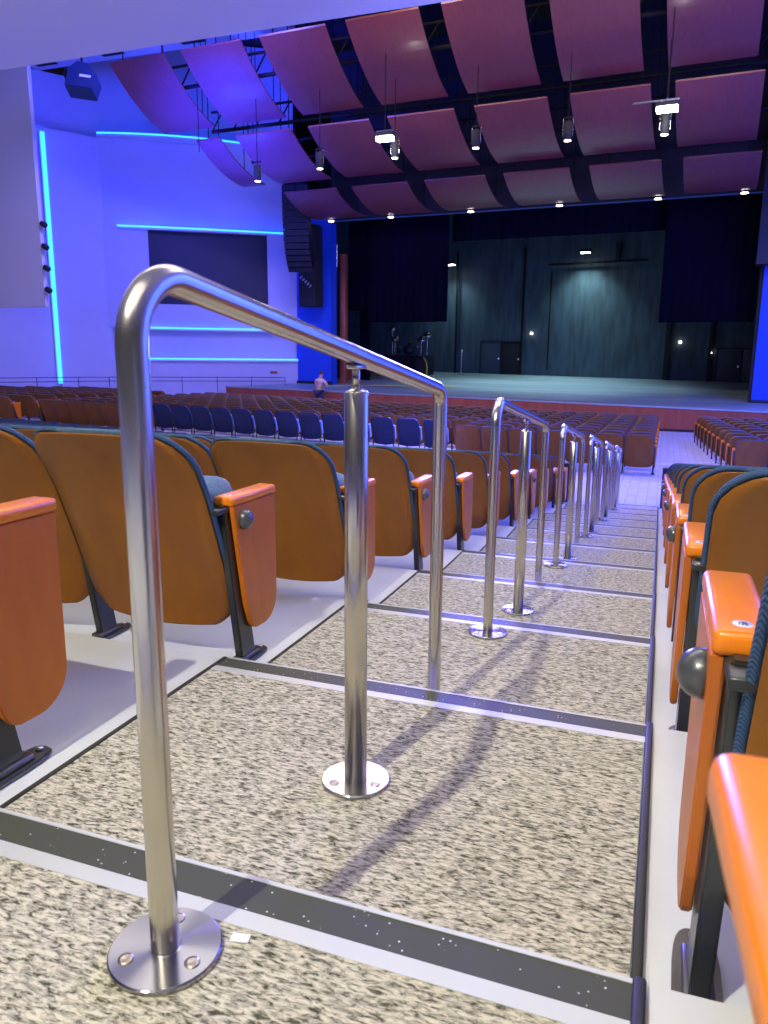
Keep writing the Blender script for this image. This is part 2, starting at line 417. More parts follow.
# ------------------------------------------------------------------ theatre seat parts
ZB, ZT = .152, .815
def yprof(z):
    K = [(.10, .215), (.18, .205), (.30, .165), (.44, .115), (.62, .045), (.72, -.01), (.83, -.09)]
    for (z0, y0), (z1, y1) in zip(K, K[1:]):
        if z <= z1: t = max(0, (z-z0)/(z1-z0)); return y0+(y1-y0)*t
    return K[-1][1]
def hw(z, W, rt, rb_, zb, zt):
    if z > zt-rt: q = z-(zt-rt); return W-rt+math.sqrt(max(rt*rt-q*q, 0))
    if z < zb+rb_: q = (zb+rb_)-z; return W-rb_+math.sqrt(max(rb_*rb_-q*q, 0))
    return W
def pad(s, m, W, zb, zt, off0, off1, rt, rb_, nz=16, nx=10, dome=0., wrap=.03, sag=.025):
    """closed curved slab following the back profile between y offsets off0 and off1"""
    zs = []
    for i in range(nz+1):
        t = (1-math.cos(PI*i/nz))/2; zs.append(zb+(zt-zb)*t)
    front = []; back = []
    for i, z in enumerate(zs):
        h = hw(min(max(z, zb+.0008), zt-.0008), W, rt, rb_, zb, zt)
        for j in range(nx+1):
            q = -1+2*j/nx; q = math.copysign(abs(q)**.85, q); x = q*h
            zz = z - sag*(1-(x/W)**2)*max(0, 1-(z-zb)/.25) + .012*(1-(x/W)**2)*max(0, 1-(zt-z)/.2)
            y = yprof(zz)+wrap*(x/W)**2
            e = (1-abs(q)**6)*min(1, (z-zb)/.03+.05)*min(1, (zt-z)/.03+.05)
            back.append((x, y+off0, zz)); front.append((x, y+off1*(.35+.65*e)+dome*(1-q*q), zz))
    n = nx+1; N = len(back); fs = []
    for i in range(nz):
        for j in range(nx):
            a = i*n+j; fs.append((a, a+1, a+n+1, a+n)); fs.append((N+a, N+a+n, N+a+n+1, N+a+1))
    for i in range(nz): fs.append((i*n, i*n+n, N+i*n+n, N+i*n)); fs.append((i*n+nx, N+i*n+nx, N+i*n+n+nx, i*n+n+nx))
    for j in range(nx): fs.append((j, N+j, N+j+1, j+1)); a = nz*n+j; fs.append((a, a+1, N+a+1, N+a))
    s.add(back+front, fs, m, True)
def outline(W, zb, zt, rt, rb_, off, wrap=.03, sag=.025, n=9):
    pts = []
    for k in range(n): a = PI/2*k/(n-1); pts.append((W-rt+rt*math.sin(PI/2-a)*1.0, zt-rt+rt*math.sin(a)))
    P = [(x, z) for x, z in pts]+[(-x, z) for x, z in pts[::-1]]
    Q = []
    for k in range(n): a = PI/2*k/(n-1); Q.append((-(W-rb_+rb_*math.cos(a)), zb+rb_-rb_*math.sin(a)))
    mids = [(-W, zt-rt-(zt-rt-zb-rb_)*t) for t in (.2, .4, .6, .8)]
    P += mids+Q+[(-x, z) for x, z in Q[::-1]]+[(-x, z) for x, z in mids[::-1]]
    out = []
    for x, z in P:
        zz = z - sag*(1-(x/W)**2)*max(0, 1-(z-zb)/.25) + .012*(1-(x/W)**2)*max(0, 1-(zt-z)/.2)
        out.append((x, yprof(zz)+wrap*(x/W)**2+off, zz))
    res = [out[0]]
    for p in out[1:]:
        if (Vector(p)-Vector(res[-1])).length > .004: res.append(p)
    if (Vector(res[0])-Vector(res[-1])).length < .004: res.pop()
    return res
SP = .305
def seat_meshes(side, end, dome):
    """side +1: support and arm on +x. returns dict part -> (mesh, parent key)"""
    P = []
    s = MB(); pad(s, M['shell'], .294, ZB, ZT, -.004, .012, .10, .085); P.append(('back_shell', s, None))
    s = MB(); pad(s, M['cloth'], .298, ZB+.03, ZT+.012, .013, .062, .105, .08, dome=.012); P.append(('back_cushion', s, None))
    s = MB(); s.tube(outline(.298, ZB+.03, ZT+.010, .105, .08, .016), .0085, M['piping'], 8, closed=True); P.append(('piping', s, 'back_cushion'))
    s = MB(); T = Matrix.Translation((0, .225, .50)) @ Matrix.Rotation(.30, 4, 'X')
    s.box(-.268, .268, -.075, .125, -.19, .142, M['cloth'], .055, T, 4); P.append(('seat_cushion', s, None))
    s = MB(); s.box(-.25, .25, .08, .15, -.20, .07, M['pan'], .02, T, 3); s.box(-.262, .262, -.03, .05, -.235, -.165, M['pan'], .012, T); P.append(('seat_pan', s, None))
    x = side*SP
    s = MB()
    prof = [(.135, .585), (.215, .585), (.325, .012), (.235, .012)]
    s.prism(prof, x-.015, x+.015, 'x', M['blacksteel'], .004)
    s.box(x-.02, x+.02, .10, .38, .560, .578, M['blacksteel'], .004)
    if True:
        xi = x-side*.025
        s.box(min(xi, xi-side*.03), max(xi, xi-side*.03), .235, .30, .30, .40, M['blacksteel'], .006)
    P.append(('leg', s, None))
    s = MB(); pl = []
    for a in range(24):
        t = 2*PI*a/24; cx, cy = math.cos(t), math.sin(t)
        pl.append((x+math.copysign(abs(cx)**.6, cx)*.036, .268+math.copysign(abs(cy)**.6, cy)*.135))
    s.prism(pl, 0, .014, 'z', M['castiron'], .004)
    s.box(x-.024, x+.024, .215, .345, .013, .03, M['castiron'], .006)
    P.append(('foot_plate', s, 'leg'))
    s = MB()
    for yb in (.156, .380): s.lathe([(.010, .014), (.010, .019), (.006, .022)], M['bolt'], 10, Matrix.Translation((x, yb, 0)))
    P.append(('bolt', s, 'leg'))
    s = MB(); s.box(x-.036, x+.036, .160, .462, .578, .612, M['arm'], .011, None, 3); P.append(('armrest', s, None))
    if end:
        o0, o1 = (x+side*.018, x+side*.036)
        r = .095; pl = [(.165, .579), (.452, .579), (.452, .12+r)]
        for a in range(1, 9): t = (PI/2)*a/8; pl.append((.452-r+r*math.cos(t), .12+r-r*math.sin(t)))
        for a in range(1, 7): t = (PI/2-.25)*a/6; pl.append((.315-.06*math.sin(t), .12+.06-.06*math.cos(t)))
        pl += [(.235, .22)]
        s = MB(); s.prism(pl, min(o0, o1), max(o0, o1), 'x', M['panel'], .003); P.append(('end_panel', s, None))
        if dome:
            s = MB(); rr = .034
            prof = [(rr, -.004), (rr, .006)]+[(rr*math.cos(a), .006+rr*.85*math.sin(a)) for a in [PI/2*i/8 for i in range(1, 8)]]+[(.001, .006+rr*.85)]
            s.lathe(prof, M['dome'], 24, Matrix.Translation((x+side*.036, .228, .528)) @ Matrix.Rotation(side*PI/2, 4, 'Y')); P.append(('aisle_light', s, 'end_panel'))
        s = MB(); s.lathe([(.0125, .6115), (.0125, .6130)], M['disc'], 24, Matrix.Translation((x, .195, 0)))
        for dx, dy, w in ((-.0035, .003, .0022), (.002, .003, .006), (-.005, -.003, .0022), (-.001, -.003, .003), (.004, -.003, .003)):
            s.box(x+dx-w/2, x+dx+w/2, .195+dy-.002, .195+dy+.002, .613, .6133, M['ink'])
        P.append(('seat_number_disc', s, 'armrest'))
    return P
PROTO = {}
def place_seat(side, end, dome, loc, rz):
    key = (side, end, dome)
    if key not in PROTO:
        root = empty('theater_seat', loc, rz); names = {}
        shared = PROTO.get('shared', {})
        for (nm, s, par) in seat_meshes(side, end, dome):
            me = shared.get(nm)
            if me is None:
                me = s.mesh(nm)
                if nm in ('back_shell', 'back_cushion', 'piping', 'seat_cushion', 'seat_pan'): shared[nm] = me
            o = obj_from(me, nm, names.get(par, root)); reg(o)
            if nm not in names: names[nm] = o
        PROTO['shared'] = shared; PROTO[key] = root
        return root
    return copy_tree(PROTO[key], loc, rz)
GR_N = 'orange wood-backed seats beside the aisle steps'
def on_arc(Y, X, k):
    """seat origin: on the arc of the row, facing the centre"""
    y = arcpt(Y, X); th = math.atan2(X-FC.x, FC.y-y)
    return (X, y, Zk(k)), -th
count = 0
DOME_L = {2, 4, 6, 8, 10}; DOME_R = {1, 3, 5, 7, 9, 11}
rowword = {1: 'nearest row', 0: 'row beside the camera'}
for k in range(1, 12):
    n = max(2, int((1.07*(Y0(k)+.3)-1.3+.9)/.61)+1)
    for j in range(n):
        X = -1.635-.612*j
        loc, rz = on_arc(Y0(k)-(.025 if k == 1 else .0), X, k)
        o = place_seat(1, j == 0, (j == 0 and k in DOME_L), loc, rz if j else 0.)
        lab = f'orange wood-backed seat left of the aisle steps, {ordn(k)} row down, ' + ('on the aisle' if j == 0 else f'{ordn(j+1)} from aisle')
        tag(o, lab, 'seat', GR_N); count += 1
for k in range(0, 12):
    n = 1 if k < 2 else max(1, int((.125*(Y0(k)+.3)+.25)/.61)+2)
    for j in range(n):
        X = .418+.612*j
        loc, rz = on_arc(Y0(k)-.13, X, k)
        if k == 0: loc = (X-.015, Y0(0)+.068, Zk(0)); rz = .06
        o = place_seat(-1, j == 0 and k > 0, (j == 0 and k in DOME_R), loc, rz if (j or k == 0) else 0.)
        if k == 0: lab = 'orange armrest seat at the bottom right corner of the photo, nearest of all'
        else: lab = f'orange wood-backed seat right of the aisle steps, {ordn(k)} row down, ' + ('on the aisle' if j == 0 else f'{ordn(j+1)} from aisle')
        tag(o, lab, 'seat', GR_N); count += 1

# low guard walls at the foot of the raked block
for (xa, xb, nm, lab) in ((-5., -1.24, 'guard_wall', 'low dark guard wall behind the last raked row, left of the aisle'), (.05, 5., 'guard_wall', 'low dark guard wall behind the last raked row, right of the aisle')):
    e = empty(nm, (0, 0, 0)); pts = []
    N = 12
    g = MB(); c = MB()
    for i in range(N):
        x0, x1 = xa+(xb-xa)*i/N, xa+(xb-xa)*(i+1)/N
        yb0, yb1 = arcpt(YN+11*T_-.13, x0), arcpt(YN+11*T_-.13, x1)
        for mb, za, zb_, ex in ((g, Zk(12)-.02, -.82, 0), (c, -.82, -.795, .012)):
            vs = [(x0, yb0-ex, za), (x1, yb1-ex, za), (x1, yb1+.11+ex, za), (x0, yb0+.11+ex, za)]; vs += [(x, y, zb_) for x, y, z in vs]
            mb.add(vs, [(0, 1, 2, 3), (4, 5, 6, 7), (0, 1, 5, 4), (1, 2, 6, 5), (2, 3, 7, 6), (3, 0, 4, 7)], M['navy'] if mb is g else M['blacksteel'])
    g.build('wall_body', e); c.build('cap_rail', e); tag(e, lab, 'low wall')

# ------------------------------------------------------------------ main floor seats
def far_mesh(lowpoly=True, mats=('shell', 'cloth', 'panel')):
    s = MB(); sh, cl, pn = (M[m] for m in mats)
    pad(s, sh, .294, ZB, ZT, -.004, .012, .10, .085, nz=7, nx=4)
    pad(s, cl, .298, ZB+.03, ZT+.012, .013, .055, .105, .08, nz=7, nx=4, dome=.01)
    T = Matrix.Translation((0, .225, .50)) @ Matrix.Rotation(.30, 4, 'X')
    s.box(-.255, .255, -.075, .075, -.20, .155, cl, 0, T)
    s.prism([(.105, .60), (.185, .60), (.315, 0), (.225, 0)], SP-.015, SP+.015, 'x', M['blacksteel'])
    s.box(SP-.034, SP+.034, .03, .42, .592, .626, M['arm'])
    return s
def far_end_mesh(side):
    s = far_mesh()
    x = side*SP
    s.prism([(.065, .593), (.405, .593), (.405, .19), (.36, .135), (.27, .135), (.215, .22)], x+side*.018-.001, x+side*.036, 'x', M['panel'])
    if side < 0:
        s.prism([(.105, .60), (.185, .60), (.315, 0), (.225, 0)], x-.015, x+.015, 'x', M['blacksteel']); s.box(x-.034, x+.034, .03, .42, .592, .626, M['arm'])
    return s
FARM = far_mesh().mesh('theater_seat'); FARR = far_end_mesh(1).mesh('theater_seat'); FARL = far_end_mesh(-1).mesh('theater_seat')
FM = Vector((-1., 146.6))
def on_main(r, th):
    x = FM.x+r*math.sin(th); y = FM.y-r*math.cos(th); return (x, y, zmain(x, y)), -th
rows = [130-.95*i for i in range(10)]
cands = []
def wall_ok(x, y):
    # keep clear of the splayed left walls and of the stage
    u = x*math.cos(PHI)-y*math.sin(PHI); v = x*math.sin(PHI)+y*math.cos(PHI)
    if v > 28.3: return False
    # left splay wall line through (-18.85,33) dir (.788,.616)
    d = (u+18.85)*(-.616)+(v-33)*.788
    if d > -1.9: return False
    d2 = (u+25.65)*(-.866)+(v-27.68)*.5
    return d2 < -1.9
for i, r in enumerate(rows):
    # main left section
    th0 = (-.12+1-.31)/r; j = 0
    th_end = -16.3/r
    while True:
        th = th0-j*.612/r
        if th < th_end: break
        loc, rz = on_main(r, th)
        wood = True
        if i == 0 and -13.6 < loc[0] < -4.5: wood = False
        if i == 1 and -13.6 < loc[0] < -4.7: wood = False
        if wood and wall_ok(loc[0], loc[1]): cands.append((i, 'L', j, loc, rz, 'R' if j == 0 else ('L' if th-.612/r < th_end else 'M')))
        j += 1
    th0 = (1.40-.05*i+1+.31)/r; j = 0
    while True:
        th = th0+j*.612/r; loc, rz = on_main(r, th)
        if loc[0] > .17*loc[1]+.6: break
        cands.append((i, 'R', j, loc, rz, 'L' if j == 0 else 'M')); j += 1
for i, r in enumerate([130-.95*i for i in range(0, 9)]):
    th0 = -17.95/r; j = 0
    while True:
        th = th0-j*.612/r; loc, rz = on_main(r, th)
        if loc[0] < -1.1*loc[1]-.5 or j > 13: break
        if wall_ok(loc[0], loc[1]): cands.append((i, 'F', j, loc, rz, 'R' if j == 0 else 'M'))
        j += 1
cam = Vector((0, 0, .8))
cands.sort(key=lambda c: (Vector(c[3])-cam).length)
NIND = max(0, 300-count)
sect = {'L': ('left of centre aisle', 'from aisle'), 'R': ('right of centre aisle', 'from aisle'), 'F': ('in far left section', 'from its aisle')}
far = cands[NIND:]
for n_, (i, s_, j, loc, rz, e) in enumerate(cands[:NIND]):
    if i == 0 and (Vector(loc)-cam).length < 27:
        o = place_seat(1 if s_ != 'R' else -1, j == 0, False, loc, rz)
    else:
        o = obj_from({'M': FARM, 'R': FARR, 'L': FARL}[e], 'theater_seat'); o.location = loc; o.rotation_euler = (0, 0, rz)
    tag(o, f'main floor seat {sect[s_][0]}, {ordn(i+1)} row from back, {ordn(j+1)} {sect[s_][1]}', 'seat', 'wood-backed seats on the main floor')
# the rest in one object
st = MB()
base = {'M': far_mesh(), 'R': far_end_mesh(1), 'L': far_end_mesh(-1)}
for (i, s_, j, loc, rz, e) in far:
    T = Matrix.Translation(loc) @ Matrix.Rotation(rz, 4, 'Z'); b = base[e]; o0 = len(st.v)
    idx = [st.mi(m) for m in b.mats]
    st.v += [T @ v for v in b.v]; st.f += [[q+o0 for q in f] for f in b.f]; st.m += [idx[q] for q in b.m]; st.sm += b.sm
if far:
    o = st.build('distant_theater_seats'); tag(o, 'mass of distant wood-backed seats filling the rows nearest the stage', 'seats', None, 'stuff')
# navy covered chairs
NAVM = None
for n_ in range(13):
    t = n_/12.; x = -5.05+(-13.1+5.05)*t; r = 129.4
    th = math.asin((x+1)/r)
    loc, rz = on_main(r, th)
    if NAVM is None:
        root = empty('navy_chair', loc, rz)
        s = MB(); pad(s, M['navy'], .272, .20, .86, -.03, .05, .09, .05, nz=12, nx=8); reg(s.build('backrest', root))
        T = Matrix.Translation((0, .26, .50)) @ Matrix.Rotation(.25, 4, 'X')
        s = MB(); s.box(-.27, .27, -.08, .07, -.2, .16, M['cloth'], .03, T); reg(s.build('seat_cushion', root))
        for sx in (-1, 1):
            s = MB(); s.box(sx*.26-.012, sx*.26+.012, .12, .15, 0, .5, M['blacksteel']); s.box(sx*.26-.012, sx*.26+.012, .02, .46, 0, .02, M['blacksteel']); reg(s.build('leg', root))
        NAVM = root; o = root
    else: o = copy_tree(NAVM, loc, rz)
    nl = n_
    tag(o, f'navy covered chair in the back row of the main floor, {ordn(nl+1)} from the right', 'chair', 'navy covered chairs')

# ------------------------------------------------------------------ stage
def SB(s, u0, u1, v0, v1, z0, z1, m, bevel=0.): return s.box(u0, u1, v0, v1, z0, z1, m, bevel, MS)
def zdeck(u, v): return -.90-.0165*u+.040*(v-30)
stg = empty('stage', S(-8, 30, -1.8))
inv = Matrix.Translation(-S(-8, 30, -1.8))
def sadd(mb, nm, parent=stg, iv=inv):
    mb.v = [iv @ v for v in mb.v]; return mb.build(nm, parent)
d = MB(); us = [-18.8, -17, -12, -7, -2, 1.2, 4.9]; vv = [30, 33, 38, 44.98]
top = [S(u-(2.2 if (u == us[0] and v < 31) else 0), v, zdeck(u, v)) for v in vv for u in us]; nU = len(us)
fs = [(j*nU+i, j*nU+i+1, (j+1)*nU+i+1, (j+1)*nU+i) for j in range(len(vv)-1) for i in range(nU-1)]
d.add(top, fs, M['deck']); uf = [-21]+us[1:]
d.add([S(u, 30, zdeck(u, 30)) for u in uf]+[S(u, 30, zdeck(u, 30)-.06) for u in uf], [(i, i+1, nU+i+1, nU+i) for i in range(nU-1)], M['deck']); sadd(d, 'stage_deck')
d = MB(); d.add([S(u, 30.03, zdeck(u, 30)-.03) for u in uf]+[S(u, 30.03, -2.1) for u in uf], [(i, i+1, nU+i+1, nU+i) for i in range(nU-1)], M['cherry']); sadd(d, 'front_panel')
d = MB(); SB(d, -18.8, 4.9, 29.97, 30.02, -2.0, -1.69, M['base']); sadd(d, 'base_trim')
d = MB()
for u in (-14.55, -14.3): SB(d, u, u+.1, 30.0, 30.028, -1.25, -.85, M['base'])
sadd(d, 'panel_slots')
tag(stg, 'wide teal-grey stage with red cherry wood front and black base', 'stage')

# stage back wall and side walls
w = MB(); w.add([S(-30, 45, -1.5), S(12, 45, -1.5), S(12, 45, 15), S(-30, 45, 15)], [(0, 1, 2, 3)], M['backwall']); struct(w.build('wall_back'))
w = MB(); SB(w, 5.0, 5.2, 33.6, 45, -1.5, 14, M['black']); struct(w.build('wall_right'))
w = MB(); SB(w, -24.2, -24, 33.6, 45, -1.5, 14, M['black']); struct(w.build('wall_left'))
# pilasters / pipes on back wall
def pipe(pts, r, nm, lab, cat, m='blackpipe', grp=None, n=8):
    s = MB(); s.tube([S(*p) for p in pts], r, M[m], n); o = s.build(nm); tag(o, lab, cat, grp); return o
pipe([(-14.6, 44.6, -.1), (-14.6, 44.6, 6.9)], .06, 'wall_pipe', 'thin vertical pipe on the teal back wall, leftmost', 'pipe')
pipe([(-10.6, 44.6, -.1), (-10.6, 44.6, 7)], .07, 'wall_pipe', 'vertical dark pipe on the back wall, left of centre', 'pipe')
pipe([(-9.05, 44.6, .2), (-9.05, 44.6, 5.6)], .04, 'wall_pipe', 'vertical dark conduit left of the bright wall lamp', 'pipe')
pipe([(-9.2, 44.5, 5.98), (-3.9, 44.5, 6.05)], .06, 'batten_pipe', 'horizontal dark batten pipe below the bright wall lamp', 'pipe')
for q, (u0, u1) in enumerate(((-2.75, -2.5), (.0-.55, -.4))):
    s = MB(); SB(s, u0, u1, 44.6, 45, -.4, 8, M['black']); o = s.build('wall_pilaster'); tag(o, ['dark pilaster on the stage back wall right of centre', 'dark pilaster on the stage back wall beside the double doors'][q], 'pilaster')
# doors on back wall
for q, (u0, u1) in enumerate(((-.06, 1.05), (1.15, 2.2), (-13.1, -11.9), (-11.85, -10.7))):
    h = 1.7 if u0 > -5 else 1.85; z0 = zdeck(u0, 45)
    e = empty(f'door_{q+1}', S(u0, 44.95, z0), -PHI); e['kind'] = 'structure'
    s = MB(); s.box(0, u1-u0, -.06, 0, 0, h, M['door'] if q != 3 else M['black'], .01); s.build('door_panel', e)
    s = MB(); s.box(-.06, 0, -.09, 0, 0, h+.06, M['black']); s.box(u1-u0, u1-u0+.06, -.09, 0, 0, h+.06, M['black']); s.box(0, u1-u0, -.09, 0, h, h+.06, M['black']); s.build('door_frame', e)
    s = MB(); s.box(u1-u0-.14, u1-u0-.06, -.1, -.06, h*.45, h*.5, M['chrome']); s.build('door_handle', e)
# wall lamps
def wall_lamp(u, v, z, lab, energy, tilt):
    e = empty('wall_lamp', S(u, v, z), -PHI)
    s = MB(); s.box(-.28, .28, -.35, 0, 0, .16, M['black'], .02); s.build('housing', e)
    s = MB(); s.box(-.24, .24, -.34, -.04, -.02, .0, M['lamp']); s.build('lens', e)
    s = MB(); s.tube([(0, 0, .08), (0, .75, .08)], .03, M['blackpipe'], 8); s.build('mount_arm', e)
    tag(e, lab, 'lamp')
    L = bpy.data.lights.new('stage_wall_light', 'SPOT'); L.energy = energy; L.color = (.60, .9, 1.); L.spot_size = 1.9; L.spot_blend = 1; L.shadow_soft_size = .25
    o = bpy.data.objects.new('stage_wall_light', L); COL.objects.link(o); o.location = S(u, v-.2, z-.1)
    o.rotation_euler = (tilt, 0, -PHI)
wall_lamp(-7.1, 43.9, 6.45, 'glaring white lamp high on the stage back wall', 1000, .28)
wall_lamp(-14.75, 43.9, 6.1, 'lamp glowing beside the black drape on the back wall', 350, .25)
s = MB(); SB(s, -5.6, -5.4, 44.3, 44.9, 6.1, 7.0, M['black']); o = s.build('lamp_bracket'); tag(o, 'short black bracket right of the glaring wall lamp', 'bracket')
for q, (u, z) in enumerate(((-10.1, 2.25), (-2.0, 1.75), (-.45, 1.2))):
    s = MB(); s.lathe([(.07, 0), (.07, .05), (.04, .08)], M['lampsoft'], 12, Matrix.Translation(S(u, 44.9, z)) @ Matrix.Rotation(PI/2, 4, 'X')); o = s.build('indicator_light')
    tag(o, ['small white light on the back wall at centre', 'small white light on the back wall right of the dark pilaster', 'small white light beside the stage doors'][q], 'light', 'small white lights on back wall')

# drapes
def drape(u0, u1, v, z0, z1, lab):
    s = MB(); n = max(8, int((u1-u0)*9)); vs = []
    for z in (z0, z1):
        for side in (0, .05):
            for i in range(n+1):
                u = u0+(u1-u0)*i/n; vs.append(S(u, v+.05*math.sin(i*1.9)+.03*math.sin(i*.7)+side, z))
    m = n+1; fs = []
    for i in range(n):
        fs += [(i, i+1, 2*m+i+1, 2*m+i), (m+i, 3*m+i, 3*m+i+1, m+i+1), (i, m+i, m+i+1, i+1), (2*m+i, 2*m+i+1, 3*m+i+1, 3*m+i)]
    fs += [(0, 2*m, 3*m, m), (n, m+n, 3*m+n, 2*m+n)]
    s.add(vs, fs, M['drape'], True); o = s.build('stage_drape'); tag(o, lab, 'curtain', 'midnight blue stage drapes'); return o
drape(-17.0, -15.7, 34.9, 3.05, 10, 'dark narrow drape at the stage left edge, beside the wood column')
drape(-15.8, -11.75, 34.5, 2.46, 10, 'dark wide drape hanging over the left third of the stage')
drape(-2.45, 1.15, 34.5, 2.34, 10, 'dark navy drape hanging over the right end of the stage')
drape(-11.8, -2.4, 35.2, 6.1, 10, 'dark border drape across the top of the stage opening')
drape(-17.15, -16.6, 36.5, -.45, 10, 'dark leg drape behind the wood column at stage left')
# wood column and low cabinet at stage left
s = MB(); SB(s, -16.98, -16.72, 33.9, 34.2, zdeck(-17, 34)+.0, 5.6, M['cherry'], .01); o = s.build('wood_column'); tag(o, 'tall narrow cherry wood column at the left of the stage', 'column')
pipe([(-17.05, 33.7, 5.0), (-17.05, 33.7, 6.0)], .05, 'column_finial', 'short pale post on top of the wood column', 'post', 'chrome')
s = MB(); SB(s, -17.9, -17.45, 36.2, 36.9, zdeck(-17.6, 36.5)-.02, zdeck(-17.6, 36.5)+.74, M['cherry'], .01); SB(s, -17.95, -17.4, 36.15, 36.95, zdeck(-17.6, 36.5)+.74, zdeck(-17.6, 36.5)+.78, M['cherry']); o = s.build('wood_cabinet'); tag(o, 'small red wooden cabinet on stage by the blue wall', 'cabinet')

# proscenium piers (blue) and header
pr_ = MB(); SB(pr_, -18.87, -17.02, 33, 33.6, -2.1, 7.4, M['bluewall']); struct(pr_.build('wall_front_left'))
pr_ = MB(); SB(pr_, 1.28, 6, 33, 33.6, -1.2, 5.0, M['bluewall']); struct(pr_.build('wall_front_right'))
s = MB(); SB(s, -18.9, -16.98, 32.96, 33.02, zdeck(-18, 33)-.02, zdeck(-18, 33)+.13, M['base']); o = struct(s.build('baseboard_left'))
s = MB(); SB(s, 1.25, 6, 32.96, 33.02, zdeck(2, 33)-.02, zdeck(2, 33)+.13, M['base']); o = struct(s.build('baseboard_right'))
s = MB(); SB(s, .95, 6, 32.3, 32.9, 4.3, 12, M['screen']); o = s.build('header_panel'); tag(o, 'dark slatted panel high on the right edge above the blue wall', 'panel')
s = MB(); SB(s, 1.17, 1.30, 33.1, 33.5, -1, 12, M['black']); struct(s.build('trim_1'))
s = MB(); SB(s, -17.05, 1.2, 33.1, 33.6, 8.6, 14, M['black']); struct(s.build('wall_front'))
s = MB(); SB(s, -17.0, 1.2, 32.9, 32.98, 6.90, 6.93, M['leddim']); SB(s, -17.0, 1.2, 32.98, 33.1, 6.9, 8.7, M['black']); o = s.build('led_strip'); tag(o, 'thin blue LED line along the top of the stage opening', 'led strip')
# small knob on right blue wall
# ------------------------------------------------------------------ left walls
A = Vector((-18.85, 33.0)); ang = math.radians(52); DV = Vector((math.sin(ang), math.cos(ang)))
def W(sd, z, off=0.):   # point on splay wall: sd metres from pier towards the left, off = towards the room
    p = A-DV*sd+Vector((DV.y, -DV.x))*off; return S(p.x, p.y, z)
def wbox(mb, s0, s1, z0, z1, o0, o1, m):
    vs = [W(s, z, o) for s in (s0, s1) for o in (o0, o1) for z in (z0, z1)]
    mb.add(vs, [(0, 1, 3, 2), (4, 6, 7, 5), (0, 4, 5, 1), (2, 3, 7, 6), (0, 2, 6, 4), (1, 5, 7, 3)], m)
LW = 8.63
w = MB()
wbox(w, 0, LW, -2.2, .58, -.3, .0, M['wall'])      # lower
wbox(w, 0, LW, .58, 2.03, -.5, -.28, M['wall'])      # recess
wbox(w, 0, LW, 2.03, 3.12, -.3, .0, M['wall'])
wbox(w, 0, 1.36, 3.12, 6.38, -.3, 0, M['wall']); wbox(w, 6.72, LW, 3.12, 6.38, -.3, 0, M['wall'])
wbox(w, 0, LW, 6.38, 10.15, -.3, -.02, M['wall'])
wbox(w, 0, LW+1, 10.15, 14.5, -.9, -.55, M['wall'])
struct(w.build('wall_left'))
s = MB(); wbox(s, 1.36, 6.72, 3.14, 6.36, -.2, -.14, M['screen']); o = s.build('side_screen'); tag(o, 'large dark projection screen set in the blue-lit side wall', 'screen')
def ledstrip(s0, s1, z, lab, bow=0.):
    e = empty('led_strip', W((s0+s1)/2, z, 0)); iv = Matrix.Translation(-W((s0+s1)/2, z, 0)); N = 10
    a = MB(); b = MB()
    for i in range(N):
        sa, sb_ = s0+(s1-s0)*i/N, s0+(s1-s0)*(i+1)/N
        f = lambda q: bow*(1-(2*(q-s0)/(s1-s0)-1)**2)
        for mb, z0, z1, o0, o1, m in ((a, z-.03, z+.03, .12, .17, M['led']), (b, z-.11, z-.03, -.05, .15, M['ledcap'])):
            vs = [W(q, zz, (oo+f(q)) if oo > 0 else oo) for q in (sa, sb_) for oo in (o0, o1) for zz in (z0, z1)]
            mb.add(vs, [(0, 1, 3, 2), (4, 6, 7, 5), (0, 4, 5, 1), (2, 3, 7, 6), (0, 2, 6, 4), (1, 5, 7, 3)], m)
    for mb, nm in ((a, 'light_strip'), (b, 'cove_lip')): mb.v = [iv @ v for v in mb.v]; mb.build(nm, e)
    tag(e, lab, 'led strip', 'blue LED strips on the side wall')
ledstrip(0, 8.0, 6.45, 'glowing blue LED strip along the top of the dark side screen', .15)
ledstrip(0, LW-.4, 2.05, 'upper of two glowing blue LED strips below the side screen')
ledstrip(0, LW-.4, .66, 'lowest glowing blue LED strip on the side wall')
ledstrip(1.9, LW+.0, 10.22, 'highest curved glowing blue LED strip on the side wall', .45)
# side wall with the vertical strip
B2 = A-DV*LW; a2 = math.radians(28); D2 = Vector((math.sin(a2), math.cos(a2)))
def W2(sd, z, off=0.):
    p = B2-D2*sd+Vector((D2.y, -D2.x))*off; return S(p.x, p.y, z)
def w2box(mb, s0, s1, z0, z1, o0, o1, m):
    vs = [W2(s, z, o) for s in (s0, s1) for o in (o0, o1) for z in (z0, z1)]
    mb.add(vs, [(0, 1, 3, 2), (4, 6, 7, 5), (0, 4, 5, 1), (2, 3, 7, 6), (0, 2, 6, 4), (1, 5, 7, 3)], m)
w = MB(); w2box(w, -.15, 2.20, -2.2, 10.15, -.3, 0, M['wall']); w2box(w, 2.20, 12, -2.2, 10.15, -.4, -.12, M['wall']); w2box(w, -.9, 12, 10.15, 12.4, -.9, -.5, M['wall'])
w2box(w, -.15, 12, 10.05, 10.15, -.6, -.0, M['wall'])
struct(w.build('wall_left'))
e = empty('led_strip', W2(2.28, -.4)); iv = Matrix.Translation(-W2(2.28, -.4))
s = MB(); w2box(s, 2.20, 2.36, -.45, 9.9, .0, .06, M['led']); s.v = [iv @ v for v in s.v]; s.build('light_strip', e)
s = MB(); w2box(s, 2.16, 2.40, -.45, 9.9, -.1, .0, M['ledcap']); s.v = [iv @ v for v in s.v]; s.build('cove_lip', e)
tag(e, 'tall vertical glowing blue LED strip at the far left', 'led strip', 'blue LED strips on the side wall')
